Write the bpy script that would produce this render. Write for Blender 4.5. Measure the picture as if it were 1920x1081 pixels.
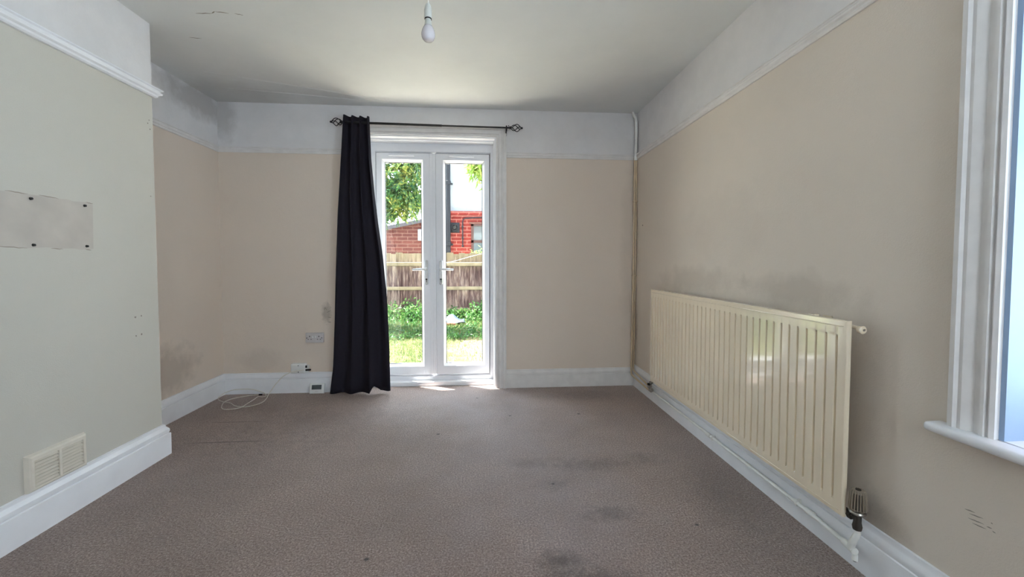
import bpy, math, random
from mathutils import Vector, Matrix
random.seed(7)
PI = math.pi
for o in list(bpy.data.objects): bpy.data.objects.remove(o)
scene = bpy.context.scene
COL = scene.collection

# ------------------------------------------------------------------ camera
cam = bpy.data.cameras.new('camera'); camo = bpy.data.objects.new('camera', cam); COL.objects.link(camo)
yaw, pitch, roll = .0738, -.0356, .0006
f = Vector((math.sin(yaw)*math.cos(pitch), math.cos(yaw)*math.cos(pitch), math.sin(pitch)))
r = Vector((math.cos(yaw), -math.sin(yaw), 0)); u = r.cross(f)
r, u = r*math.cos(roll)+u*math.sin(roll), u*math.cos(roll)-r*math.sin(roll)
M = Matrix.Identity(4)
for i in range(3): M[i][0] = r[i]; M[i][1] = u[i]; M[i][2] = -f[i]
M[2][3] = 1.1459
camo.matrix_world = M
cam.sensor_width = 36; cam.lens = 740/1920*36; cam.shift_y = -0.01216
cam.clip_start = .01
scene.camera = camo

# ------------------------------------------------------------------ world, sun, rear fill light, exposure
scene.view_settings.view_transform = 'Standard'; scene.view_settings.look = 'None'
scene.view_settings.exposure = 0.18; scene.view_settings.gamma = 1; scene.view_settings.use_curve_mapping = False
W = bpy.data.worlds.new('sky'); scene.world = W; W.use_nodes = True
bg = W.node_tree.nodes['Background']; bg.inputs[0].default_value = (.72, .86, 1, 1); bg.inputs[1].default_value = 8.6

def light(name, kind, loc, direction, energy, color, **kw):
    l = bpy.data.lights.new(name, kind); l.energy = energy; l.color = color
    for k, v in kw.items(): setattr(l, k, v)
    o = bpy.data.objects.new(name, l); COL.objects.link(o); o.location = loc
    o.rotation_euler = Vector(direction).to_track_quat('-Z', 'Y').to_euler()
    return o
az, el = math.radians(30), math.radians(71.5)
sd = Vector((math.cos(az)*math.cos(el), -math.sin(az)*math.cos(el), -math.sin(el)))
light('sun', 'SUN', (-6, 6, 9), sd, 72, (1, .95, .88), angle=.009)
# fill light added behind the camera, set in an assumed window
light('rear_fill_light', 'AREA', (.72, -1.52, 1.45), (0, 1, 0), 4, (1, .98, .94), shape='RECTANGLE', size=.8, size_y=1.4, spread=math.radians(170))

# ------------------------------------------------------------------ materials
def srgb(*c):
    return tuple(((x/255+.055)/1.055)**2.4 if x > 10 else x/255/12.92 for x in c)+(1,)
class NT:
    def __init__(s, name):
        s.m = bpy.data.materials.new(name); s.m.use_nodes = True; s.t = s.m.node_tree
        s.b = s.t.nodes['Principled BSDF']; s.out = s.t.nodes['Material Output']
        s._pos = None
    def n(s, typ, **kw):
        x = s.t.nodes.new(typ)
        for k, v in kw.items(): setattr(x, k, v)
        return x
    def l(s, a, b): s.t.links.new(a, b)
    def pos(s):
        if not s._pos: s._pos = s.n('ShaderNodeNewGeometry').outputs['Position']
        return s._pos
    def math(s, op, a, b=None, c=None, clamp=False):
        x = s.n('ShaderNodeMath', operation=op, use_clamp=clamp)
        for i, v in enumerate((a, b, c)):
            if v is None: continue
            if isinstance(v, (int, float)): x.inputs[i].default_value = v
            else: s.l(v, x.inputs[i])
        return x.outputs[0]
    def scaled(s, sc):
        x = s.n('ShaderNodeVectorMath', operation='MULTIPLY'); s.l(s.pos(), x.inputs[0]); x.inputs[1].default_value = sc
        return x.outputs[0]
    def noise(s, scale, detail=3, rough=.5, vec=None):
        x = s.n('ShaderNodeTexNoise'); x.inputs['Scale'].default_value = scale
        x.inputs['Detail'].default_value = detail; x.inputs['Roughness'].default_value = rough
        s.l(vec if vec else s.pos(), x.inputs['Vector']); return x.outputs['Fac']
    def ramp(s, fac, stops):
        x = s.n('ShaderNodeValToRGB'); e = x.color_ramp.elements
        while len(e) < len(stops): e.new(.5)
        for i, (p, c) in enumerate(stops): e[i].position = p; e[i].color = c if len(c) == 4 else tuple(c)+(1,)
        s.l(fac, x.inputs[0]); return x.outputs[0]
    def mix(s, fac, a, b, mode='MIX'):
        x = s.n('ShaderNodeMix', data_type='RGBA', blend_type=mode)
        for sock, v in ((x.inputs[0], fac), (x.inputs[6], a), (x.inputs[7], b)):
            if isinstance(v, (int, float)): sock.default_value = v
            elif isinstance(v, tuple): sock.default_value = v
            else: s.l(v, sock)
        return x.outputs[2]
    def spot(s, c, rad, soft=.6, nscale=8, namp=.6):
        """mask of a worn, dirty or tinted patch centred on c, 1 inside, broken up by noise"""
        a = s.n('ShaderNodeVectorMath', operation='SUBTRACT'); s.l(s.pos(), a.inputs[0]); a.inputs[1].default_value = c
        b = s.n('ShaderNodeVectorMath', operation='DIVIDE'); s.l(a.outputs[0], b.inputs[0]); b.inputs[1].default_value = rad
        d = s.n('ShaderNodeVectorMath', operation='LENGTH'); s.l(b.outputs[0], d.inputs[0])
        n = s.noise(nscale, 4, .6)
        e = s.math('ADD', d.outputs['Value'], s.math('MULTIPLY', s.math('SUBTRACT', n, .5), namp*2))
        x = s.n('ShaderNodeMapRange'); s.l(e, x.inputs[0]); x.inputs[1].default_value = 1; x.inputs[2].default_value = 1-soft
        x.inputs[3].default_value = 0; x.inputs[4].default_value = 1; return x.outputs[0]
    def bump(s, h, strength, dist):
        x = s.n('ShaderNodeBump'); x.inputs['Strength'].default_value = strength; x.inputs['Distance'].default_value = dist
        s.l(h, x.inputs['Height']); s.l(x.outputs[0], s.b.inputs['Normal'])
    def base(s, c):
        if isinstance(c, tuple): s.b.inputs['Base Color'].default_value = c
        else: s.l(c, s.b.inputs['Base Color'])
    def rough(s, v, spec=None):
        s.b.inputs['Roughness'].default_value = v
        if spec is not None: s.b.inputs['Specular IOR Level'].default_value = spec

def simple(name, col, rough=.5, spec=.5, metal=0, var=.04, nscale=30, bump=None, bscale=60):
    k = NT(name)
    lo = tuple(x*(1-var) for x in col[:3])+(1,); hi = tuple(min(1, x*(1+var)) for x in col[:3])+(1,)
    k.base(k.ramp(k.noise(nscale), [(.3, lo), (.7, hi)])); k.rough(rough, spec); k.b.inputs['Metallic'].default_value = metal
    if bump: k.bump(k.noise(bscale, 3), *bump)
    return k.m

CREAM = srgb(228, 213, 199); FRIEZE = srgb(230, 227, 227)
def wall_mat(name, cream=CREAM, zsplit=2.10, spots=()):
    k = NT(name)
    sep = k.n('ShaderNodeSeparateXYZ'); k.l(k.pos(), sep.inputs[0])
    top = k.math('GREATER_THAN', sep.outputs[2], zsplit)
    c = k.ramp(k.noise(1.7, 4, .6), [(.3, tuple(x*.965 for x in cream[:3])+(1,)), (.7, cream)])
    fr = k.ramp(k.noise(5, 4, .65), [(.3, tuple(x*.93 for x in FRIEZE[:3])+(1,)), (.65, FRIEZE)])
    sp = k.noise(260, 2, .5); c = k.mix(k.math('MULTIPLY', k.math('GREATER_THAN', sp, .68), .10), c, (.35, .3, .24, 1))
    for cen, rad, col, amt, *kw in spots:
        kw = kw[0] if kw else {}
        c = k.mix(k.math('MULTIPLY', k.spot(cen, rad, **kw), amt), c, col)
        if cen[2]+rad[2] > zsplit: fr = k.mix(k.math('MULTIPLY', k.spot(cen, rad, **kw), amt), fr, col)
    k.base(k.mix(top, c, fr)); k.rough(.72, .3)
    # embossed lining paper
    h = k.math('ADD', k.noise(210, 3, .6), k.math('MULTIPLY', k.noise(14, 3, .6), 1.6))
    k.bump(h, .22, .004)
    return k.m
DIRT = srgb(120, 108, 96)
M_wall_back = wall_mat('cream_wallpaper_back', spots=[
    ((-1.37, 3.565, .70), (.05, .3, .11), DIRT, .45, dict(nscale=30)),
    ((-1.9, 3.565, .28), (.25, .3, .14), DIRT, .12),
    ((1.35, 3.565, 1.2), (.10, .3, 1.0), DIRT, .12),
    ((-2.2, 3.565, 2.4), (.14, .3, .3), DIRT, .30)])
M_wall_left = wall_mat('cream_wallpaper_recess', spots=[
    ((-2.242, 2.95, .36), (.3, .35, .22), DIRT, .32, dict(nscale=12)),
    ((-2.242, 3.35, 2.42), (.3, .5, .16), DIRT, .40)])
M_wall_breast = wall_mat('cream_wallpaper_chimney_breast', cream=srgb(204, 200, 190), zsplit=2.115)
M_wall_right = wall_mat('cream_wallpaper_right', cream=srgb(222, 210, 197), spots=[
    ((1.412, 2.55, 1.03), (.3, .55, .11), DIRT, .20, dict(nscale=9)),
    ((1.412, 1.72, 1.02), (.3, .35, .10), DIRT, .22, dict(nscale=9)),
    ((1.412, 1.35, .65), (.3, .09, .40), DIRT, .2, dict(nscale=6)),
    ((1.412, 2.2, 1.35), (.3, .5, .28), DIRT, .07),
    ((1.412, 1.30, .16), (.3, .14, .16), DIRT, .35)])
def ceiling_mat():
    k = NT('white_ceiling_paint')
    c = k.ramp(k.noise(1.3, 5, .6), [(.3, srgb(216, 217, 216)), (.7, srgb(226, 227, 225))])
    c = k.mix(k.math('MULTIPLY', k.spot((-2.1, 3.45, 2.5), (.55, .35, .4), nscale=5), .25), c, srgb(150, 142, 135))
    k.base(c); k.rough(.6, .35)
    k.bump(k.math('ADD', k.noise(3, 3, .5), k.math('MULTIPLY', k.noise(120, 3, .6), .05)), .35, .02)
    return k.m
M_ceiling = ceiling_mat()
def carpet_mat():
    k = NT('brown_carpet')
    n = k.noise(125, 5, .75); n2 = k.noise(330, 3, .8)
    c = k.ramp(k.math('ADD', k.math('MULTIPLY', n, .6), k.math('MULTIPLY', n2, .4)),
               [(.36, srgb(78, 54, 46)), (.46, srgb(160, 134, 122)), (.53, srgb(204, 178, 166)), (.63, srgb(255, 250, 244))])
    big = k.noise(1.8, 5, .62)
    c = k.mix(k.ramp(big, [(.35, (.30,)*3), (.62, (0, 0, 0))]), c, srgb(112, 88, 76))
    # paler worn walkway, with the bluish sheen of door light painted in
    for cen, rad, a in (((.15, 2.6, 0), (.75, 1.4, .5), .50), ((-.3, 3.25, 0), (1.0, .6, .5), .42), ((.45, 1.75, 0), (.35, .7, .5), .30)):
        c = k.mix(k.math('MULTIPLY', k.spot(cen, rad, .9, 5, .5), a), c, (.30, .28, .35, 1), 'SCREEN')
    for cen, rad, a in (((.62, 2.16, 0), (.26, .10, .5), .5), ((.93, 2.2, 0), (.16, .10, .5), .4), ((.58, 1.72, 0), (.16, .08, .5), .55),
                        ((.30, 1.45, 0), (.13, .08, .5), .85), ((.42, 1.36, 0), (.18, .07, .5), .55), ((.25, 2.2, 0), (.2, .07, .5), .35), ((.36, 1.98, 0), (.12, .08, .5), .4),
                        ((.9, 3.3, 0), (.5, .16, .5), .35), ((-1.3, 2.9, 0), (.9, .5, .5), .35), ((-1.5, 2.2, 0), (.6, .6, .5), .25), ((1.15, 1.75, 0), (.2, .5, .5), .3)):
        c = k.mix(k.math('MULTIPLY', k.spot(cen, rad, .9, 22, .95), a*.85), c, srgb(84, 68, 62))
    for cen, rr in (((-.30, 2.62, 0), .011), ((-.45, 1.52, 0), .010), ((.36, 1.98, 0), .008), ((.93, 1.62, 0), .009), ((.2, 2.9, 0), .010), ((-.05, 3.3, 0), .010), ((.72, 2.9, 0), .012)):
        c = k.mix(k.math('MULTIPLY', k.spot(cen, (rr*1.3, rr, .5), .5, 30, .2), .85), c, srgb(40, 32, 30))
    # seams where the carpet has rucked
    for cen, rad in (((-1.62, 2.60, 0), (.30, .008, .5)), ((-1.75, 2.925, 0), (.24, .006, .5))):
        c = k.mix(k.math('MULTIPLY', k.spot(cen, rad, .5, 5, .2), .7), c, srgb(70, 52, 44))
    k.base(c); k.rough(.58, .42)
    k.b.inputs['Sheen Weight'].default_value = .25; k.b.inputs['Sheen Roughness'].default_value = .5
    k.bump(k.math('ADD', n, k.math('MULTIPLY', n2, .5)), 1, .012)
    return k.m
M_carpet = carpet_mat()
M_gloss = simple('white_gloss_paint', srgb(238, 238, 241), .32, .5, var=.03, nscale=9, bump=(.08, .004), bscale=25)
M_reveal = simple('reveal_paint_blue_daylight', srgb(150, 172, 200), .5, .3, var=.03, nscale=9)  # blue of the daylight painted into the white reveal's base colour
M_trimw = simple('white_satin_paint', srgb(226, 222, 220), .45, .4, var=.05, nscale=14, bump=(.1, .004), bscale=30)
M_upvc = simple('white_upvc', srgb(232, 233, 238), .28, .5, var=.01)
M_seal = simple('dark_rubber_seal', srgb(60, 62, 68), .6)
M_handle = simple('satin_silver_white_handle', srgb(225, 228, 232), .22, .6, metal=.35)
M_dark = simple('dark_void', srgb(22, 20, 20), .8)
M_rad = simple('cream_radiator_enamel', srgb(240, 224, 198), .14, .6, var=.02, nscale=6, bump=(.06, .003), bscale=14)
_c = M_rad.node_tree.nodes['Principled BSDF'].inputs; _c['Coat Weight'].default_value = 1; _c['Coat Roughness'].default_value = .07; _c['Coat IOR'].default_value = 1.7
M_pipe_w = simple('white_painted_pipe', srgb(238, 237, 232), .4, .5, var=.06, nscale=25, bump=(.3, .004), bscale=60)
M_pipe_c = simple('cream_painted_pipe', srgb(212, 190, 160), .4, .5, var=.05, nscale=20)
M_chrome = simple('worn_chrome', srgb(170, 165, 158), .3, .5, metal=.9, var=.2, nscale=60)
M_trv = simple('beige_thermostatic_head', srgb(150, 138, 122), .45, .4, var=.08)
M_trvdark = simple('dark_groove', srgb(52, 46, 40), .7)
M_curtain = simple('black_curtain_fabric', srgb(37, 34, 43), .85, .2, var=.12, nscale=250, bump=(.25, .002), bscale=600)
M_lining = simple('white_curtain_lining', srgb(225, 222, 222), .9, .1)
M_iron = simple('black_iron', srgb(30, 29, 31), .45, .5, metal=.3)
M_white_plastic = simple('white_plastic', srgb(232, 232, 230), .35, .5, var=.01)
M_grey_plastic = simple('aged_grey_white_plastic', srgb(202, 196, 196), .4, .5, var=.03)
M_vent = simple('cream_vent_plastic', srgb(222, 214, 200), .4, .5, var=.03)
M_screen = simple('grey_lcd_screen', srgb(84, 90, 92), .15, .6)
M_screw = simple('dark_steel_screw', srgb(40, 38, 36), .4, .5, metal=.6)
M_raw = simple('patch_of_older_paint', srgb(195, 187, 178), .75, .3, var=.07, nscale=9)
M_scuff = simple('grey_scuff', srgb(150, 142, 132), .9, .1)
M_scuff2 = simple('pale_brown_scuff', srgb(160, 150, 138), .9, .1)
M_cable = simple('white_cable_sheath', srgb(226, 220, 208), .4, .5)
M_slate = simple('dark_roof_slate', srgb(58, 56, 62), .7, var=.2)
M_lead = simple('dark_grey_drainpipe', srgb(15, 17, 24), .6, .3)
M_winf = simple('dark_brown_window_frame', srgb(57, 33, 30), .5)
M_render = simple('white_render', srgb(134, 138, 142), .9, .2, var=.05, nscale=2, bump=(.4, .02), bscale=30)
M_paving = simple('pale_concrete_paving', srgb(222, 216, 204), .9, .2, var=.08, nscale=5, bump=(.3, .01), bscale=40)
M_sheet = simple('blue_grey_plastic_sheet', srgb(46, 58, 80), .5, .4, var=.15, nscale=8)
M_outbrick = simple('house_outer_brick', srgb(150, 100, 84), .9, .2, var=.15, nscale=8)
M_bulb = simple('frosted_bulb_glass', srgb(214, 208, 212), .12, .6, var=.01)
M_bulbneck = simple('bulb_white_collar', srgb(200, 202, 196), .4, .5, var=.01)
M_holder = simple('white_lampholder', srgb(206, 207, 202), .35, .5, var=.01)

def brick_mat(name, c1, c2, mortar, sc=1.0):
    k = NT(name)
    sep = k.n('ShaderNodeSeparateXYZ'); k.l(k.pos(), sep.inputs[0])
    cmb = k.n('ShaderNodeCombineXYZ'); k.l(k.math('ADD', sep.outputs[0], sep.outputs[1]), cmb.inputs[0]); k.l(sep.outputs[2], cmb.inputs[1])
    b = k.n('ShaderNodeTexBrick'); k.l(cmb.outputs[0], b.inputs['Vector'])
    b.inputs['Color1'].default_value = c1; b.inputs['Color2'].default_value = c2; b.inputs['Mortar'].default_value = mortar
    b.inputs['Scale'].default_value = 1; b.inputs['Brick Width'].default_value = .225*sc; b.inputs['Row Height'].default_value = .075*sc
    b.inputs['Mortar Size'].default_value = .0075*sc; b.inputs['Mortar Smooth'].default_value = .2
    c = k.mix(k.math('MULTIPLY', k.noise(6, 4, .6), .35), b.outputs['Color'], tuple(x*.55 for x in c1[:3])+(1,))
    k.base(c); k.rough(.9, .2); k.bump(b.outputs['Fac'], -.6, .01)
    return k.m
M_brick_red = brick_mat('bright_red_brick', srgb(112, 40, 34), srgb(100, 34, 30), srgb(146, 96, 86), 1.4)
M_brick_brown = brick_mat('brown_red_brick', srgb(84, 48, 42), srgb(68, 38, 36), srgb(102, 78, 70), 1.4)
def fence_mat():
    k = NT('weathered_fence_board')
    v = k.scaled((9, 9, .9))
    g = k.noise(3.2, 5, .7, v)
    blk = k.noise(1.6, 2, .5, k.scaled((1, 1, .25)))
    c = k.ramp(k.math('ADD', k.math('MULTIPLY', g, .62), k.math('MULTIPLY', blk, .38)),
               [(.36, srgb(58, 45, 48)), (.46, srgb(96, 82, 82)), (.52, srgb(134, 122, 116)), (.60, srgb(170, 160, 150))])
    # boards paler near their tops
    sep = k.n('ShaderNodeSeparateXYZ'); k.l(k.pos(), sep.inputs[0])
    mr = k.n('ShaderNodeMapRange'); k.l(k.math('ADD', sep.outputs[2], k.math('MULTIPLY', k.noise(6), .25)), mr.inputs[0]); mr.inputs[1].default_value = 1.05; mr.inputs[2].default_value = 1.45
    c = k.mix(k.math('MULTIPLY', mr.outputs[0], .7), c, srgb(138, 131, 107))
    k.base(c); k.rough(.95, .1); k.bump(g, .5, .01); return k.m
M_fence = fence_mat()
M_rail = simple('pale_fence_rail', srgb(135, 128, 109), .9, .2, var=.18, nscale=7)
def grass_ground_mat():
    k = NT('lawn_soil_and_grass')
    g = k.ramp(k.noise(9, 6, .75), [(.35, srgb(54, 66, 37)), (.5, srgb(77, 85, 51)), (.65, srgb(106, 107, 74))])
    d = k.ramp(k.noise(14, 6, .75), [(.35, srgb(91, 72, 50)), (.52, srgb(119, 110, 84)), (.66, srgb(135, 129, 107))])
    # dried patch on the right of the doors
    c = k.mix(k.spot((.35, 5.9, -.15), (.95, 1.7, 1), .7, 3, .5), g, d)
    c = k.mix(k.math('MULTIPLY', k.spot((-.1, 7.2, -.15), (.7, .25, 1), .8, 7, .5), .6), c, srgb(85, 57, 45))
    k.base(c); k.rough(1, .1); k.bump(k.noise(60, 4, .7), 1, .03); return k.m
M_lawn = grass_ground_mat()
def leaf_mat(name, a, b, c3):
    k = NT(name)
    oi = k.noise(2.6, 2, .5); on = k.noise(23, 1, .5)
    col = k.ramp(k.math('ADD', k.math('MULTIPLY', oi, .4), k.math('MULTIPLY', on, .6)), [(.36, a), (.5, b), (.66, c3)])
    k.base(col); k.rough(.4, .4)
    tr = k.n('ShaderNodeBsdfTranslucent'); k.l(col, tr.inputs[0])
    mx = k.n('ShaderNodeMixShader'); mx.inputs[0].default_value = .35
    k.l(k.b.outputs[0], mx.inputs[1]); k.l(tr.outputs[0], mx.inputs[2]); k.l(mx.outputs[0], k.out.inputs[0])
    return k.m
M_leaf = leaf_mat('glossy_tree_leaf', srgb(26, 72, 54), srgb(74, 116, 60), srgb(170, 178, 92))
M_leaf2 = leaf_mat('bright_tree_leaf', srgb(78, 124, 44), srgb(124, 160, 66), srgb(168, 184, 104))
M_weed = leaf_mat('weed_leaf', srgb(26, 65, 32), srgb(55, 98, 46), srgb(101, 131, 71))
M_blade = leaf_mat('grass_blade', srgb(68, 89, 53), srgb(95, 110, 65), srgb(139, 140, 101))
M_bark = simple('grey_brown_bark', srgb(65, 58, 49), .9, .1, var=.25, nscale=20)
def glass_mat():
    k = NT('clear_glass'); k.t.nodes.remove(k.b)
    tr = k.n('ShaderNodeBsdfTransparent'); tr.inputs[0].default_value = (.97, .985, .98, 1)
    gl = k.n('ShaderNodeBsdfGlossy'); gl.inputs['Roughness'].default_value = .0
    fr = k.n('ShaderNodeFresnel'); bf = k.n('ShaderNodeNewGeometry').outputs['Backfacing']
    k.l(k.math('SUBTRACT', 1.45, k.math('MULTIPLY', bf, 1.45-1/1.45)), fr.inputs['IOR'])
    mx = k.n('ShaderNodeMixShader'); k.l(fr.outputs[0], mx.inputs[0]); k.l(tr.outputs[0], mx.inputs[1]); k.l(gl.outputs[0], mx.inputs[2])
    k.l(mx.outputs[0], k.out.inputs[0]); return k.m
M_glass = glass_mat()
M_darkglass = simple('dark_window_glass', srgb(70, 80, 84), .08, .8)

# ------------------------------------------------------------------ mesh helpers
class MB:
    def __init__(s): s.v = []; s.f = []
    def add(s, vs, fs):
        n = len(s.v); s.v += [tuple(v) for v in vs]; s.f += [tuple(i+n for i in q) for q in fs]; return s
    def box(s, x0, x1, y0, y1, z0, z1, rot=None, piv=None):
        vs = [Vector((x, y, z)) for x in (x0, x1) for y in (y0, y1) for z in (z0, z1)]
        if rot is not None:
            p = Vector(piv) if piv else Vector(((x0+x1)/2, (y0+y1)/2, (z0+z1)/2))
            vs = [rot @ (v-p)+p for v in vs]
        return s.add(vs, [(0, 1, 3, 2), (4, 6, 7, 5), (0, 4, 5, 1), (2, 3, 7, 6), (0, 2, 6, 4), (1, 5, 7, 3)])
    def bbox(s, x0, x1, y0, y1, z0, z1, b=.004, seg=3, rot=None, piv=None):
        """box with rounded edges"""
        import bmesh
        bm = bmesh.new(); t = MB().box(x0, x1, y0, y1, z0, z1)
        vv = [bm.verts.new(v) for v in t.v]
        for q in t.f: bm.faces.new([vv[i] for i in q])
        bmesh.ops.bevel(bm, geom=bm.edges[:], offset=b, segments=seg, profile=.5, affect='EDGES')
        p = Vector(piv) if piv else Vector(((x0+x1)/2, (y0+y1)/2, (z0+z1)/2))
        bm.verts.index_update()
        vs = [(rot @ (v.co-p)+p) if rot is not None else v.co.copy() for v in bm.verts]
        s.add(vs, [tuple(v.index for v in fc.verts) for fc in bm.faces]); bm.free(); return s
    def tube(s, pts, rad, n=10, cap=True, closed=False):
        pts = [Vector(p) for p in pts]; N = len(pts)
        rr = rad if isinstance(rad, (list, tuple)) else [rad]*N
        up = None; base = len(s.v)
        for i, p in enumerate(pts):
            if closed: t = pts[(i+1) % N]-pts[i-1]
            else: t = pts[min(i+1, N-1)]-pts[max(i-1, 0)]
            t.normalize()
            if up is None: up = t.orthogonal().normalized()
            up = (up-t*up.dot(t)).normalized(); w = t.cross(up)
            for j in range(n):
                a = 2*PI*j/n; s.v.append(tuple(p+up*math.cos(a)*rr[i]+w*math.sin(a)*rr[i]))
        for i in range(N if closed else N-1):
            for j in range(n):
                a = base+i*n+j; b = base+i*n+(j+1) % n; c = base+((i+1) % N)*n
                s.f.append((a, b, c+(j+1) % n, c+j))
        if cap and not closed:
            s.f.append(tuple(base+j for j in reversed(range(n)))); s.f.append(tuple(base+(N-1)*n+j for j in range(n)))
        return s
    def lathe(s, prof, origin, axis='z', n=24, flute=0, fn=0):
        """prof = [(radius, height)], spun about an axis through origin"""
        base = len(s.v); O = Vector(origin)
        for (rd, h) in prof:
            for j in range(n):
                a = 2*PI*j/n; q = rd*(1-(flute if fn and int(j*fn*2/n) % 2 else 0))
                c, d = math.cos(a)*q, math.sin(a)*q
                v = {'z': (c, d, h), 'y': (c, h, -d), 'x': (h, c, d)}[axis]
                s.v.append(tuple(O+Vector(v)))
        for i in range(len(prof)-1):
            for j in range(n):
                a = base+i*n+j; b = base+i*n+(j+1) % n
                s.f.append((a, b, b+n, a+n))
        s.f.append(tuple(base+j for j in reversed(range(n)))); s.f.append(tuple(base+(len(prof)-1)*n+j for j in range(n)))
        return s
    def ringset(s, rings, closed=True):
        """skin of successive closed loops; rings = [[verts]]"""
        base = len(s.v); n = len(rings[0])
        for q in rings: s.v += [tuple(v) for v in q]
        R_ = len(rings)
        for i in range(R_ if closed else R_-1):
            for j in range(n):
                a = base+i*n+j; b = base+i*n+(j+1) % n; c = base+((i+1) % R_)*n
                s.f.append((a, b, c+(j+1) % n, c+j))
        return s
    def build(s, name, mat, parent=None, smooth=None, label=None, base=None):
        import bmesh
        if parent is not None: off = Vector(parent.get('_w', (0, 0, 0)))
        elif base is not None: off = Vector(base)
        else:
            xs, ys, zs = zip(*s.v); off = Vector(((min(xs)+max(xs))/2, (min(ys)+max(ys))/2, min(zs)))
        me = bpy.data.meshes.new(name); me.from_pydata([tuple(Vector(v)-off) for v in s.v], [], s.f)
        bm = bmesh.new(); bm.from_mesh(me); bmesh.ops.recalc_face_normals(bm, faces=bm.faces[:]); bm.to_mesh(me); bm.free()
        me.materials.append(mat)
        if smooth is not None:
            me.shade_smooth()
            me.set_sharp_from_angle(angle=math.radians(smooth))
        o = bpy.data.objects.new(name, me); COL.objects.link(o)
        if parent is not None: o.parent = parent; o['_w'] = tuple(off)
        else: o.location = off; o['_w'] = tuple(off)
        if label: o['label'] = label
        return o
def tag(o, label=None, cat=None, group=None, kind=None):
    if label: o['label'] = label
    if cat: o['category'] = cat
    if group: o['group'] = group
    if kind: o['kind'] = kind
    return o
def thing(name, loc, label=None, cat=None, group=None, kind=None):
    o = bpy.data.objects.new(name, None); COL.objects.link(o); o.location = loc; o['_w'] = tuple(loc); o.empty_display_size = .05
    return tag(o, label, cat, group, kind)
def struct(mb, name, mat, label, cat, **kw): return tag(mb.build(name, mat, **kw), label, cat, kind='structure')
def strip(mb, p0, p1, nrm, prof, e0, e1):
    """sweep a closed profile [(t outwards, z)] from p0 to p1; e = -1 inside mitre, 1 outside mitre, 0 square"""
    p0, p1, nrm = Vector(p0), Vector(p1), Vector(nrm); d = (p1-p0).normalized()
    a = [p0-d*e0*t+nrm*t+Vector((0, 0, z)) for t, z in prof]; b = [p1+d*e1*t+nrm*t+Vector((0, 0, z)) for t, z in prof]
    n = len(prof)
    mb.add(a+b, [(i, (i+1) % n, n+(i+1) % n, n+i) for i in range(n)]+[tuple(range(n)), tuple(range(2*n-1, n-1, -1))])
    return mb
def disc(mb, c, nrm, rad, n=14, thick=.0008, jit=0):
    c = Vector(c); nrm = Vector(nrm).normalized(); up = nrm.orthogonal().normalized(); w = nrm.cross(up)
    rs = [rad*(1+random.uniform(-jit, jit)) for _ in range(n)]
    ring = [[c+nrm*h+up*math.cos(2*PI*j/n)*rs[j]+w*math.sin(2*PI*j/n)*rs[j] for j in range(n)] for h in (0, thick)]
    base = len(mb.v); mb.ringset(ring, False); mb.f.append(tuple(base+n+j for j in range(n))); return mb
def stroke(mb, a, b, nrm, w, thick=.0006, wob=.0015, n=7):
    a, b, nrm = Vector(a), Vector(b), Vector(nrm).normalized(); d = (b-a); s_ = d.cross(nrm).normalized(); base = len(mb.v)
    for i in range(n+1):
        t = i/n; p = a+d*t+s_*random.uniform(-wob, wob); ww = w*(.15+.85*math.sin(PI*min(max(t, .04), .96)))/2
        mb.v += [tuple(p-s_*ww+nrm*thick), tuple(p+s_*ww+nrm*thick)]
    for i in range(n): mb.f.append((base+2*i, base+2*i+1, base+2*i+3, base+2*i+2))
    return mb

# ------------------------------------------------------------------ room dimensions
D, R, L, B, E, H, F = 3.565, 1.412, 2.242, 1.891, 2.444, 2.5, -1.55
WO = D+.34   # outer face of the back wall
XL, XR, ZT = -1.035, .119, 2.255      # door opening
Y0, Y1, WZ0, WZ1 = -.60, .965, .66, 2.36  # right window opening

# ------------------------------------------------------------------ setting
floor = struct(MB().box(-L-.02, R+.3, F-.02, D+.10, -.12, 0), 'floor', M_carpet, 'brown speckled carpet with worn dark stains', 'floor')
ceil = struct(MB().box(-L-.1, R+.34, F-.1, WO, H, H+.12), 'ceiling', M_ceiling, 'white painted ceiling with fine cracks', 'ceiling')
mb = MB().box(-L-.1, XL, D, WO, -.3, H).box(XR, R, D, WO, -.3, H).box(XL, XR, D, WO, ZT, H).box(XL, XR, D+.10, WO, -.3, 0)
wall_back = struct(mb, 'wall_back', M_wall_back, 'cream papered end wall with white frieze around the glazed doors', 'wall')
wall_left = struct(MB().box(-L-.1, -L, F-.1, D, 0, H), 'wall_left', M_wall_left, 'cream papered wall inside the left recess', 'wall')
breast = struct(MB().box(-L, -B, F, E, 0, H), 'wall_chimney_breast', M_wall_breast, 'pale cream chimney breast jutting out on the left', 'wall')
mb = MB().box(R, R+.34, Y1, WO, -.3, H).box(R, R+.34, F-.1, Y0, -.3, H).box(R, R+.34, Y0, Y1, -.3, WZ0-.03).box(R, R+.34, Y0, Y1, WZ1, H)
wall_right = struct(mb, 'wall_right', M_wall_right, 'cream papered wall behind the radiator and window', 'wall')
mb = MB().box(-B, .3, F-.12, F, 0, H).box(1.15, R, F-.12, F, 0, H).box(.3, 1.15, F-.12, F, 0, .75).box(.3, 1.15, F-.12, F, 2.15, H)
struct(mb, 'wall_front', M_wall_left, 'cream wall behind the camera with an opening for the added window', 'wall')

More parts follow.
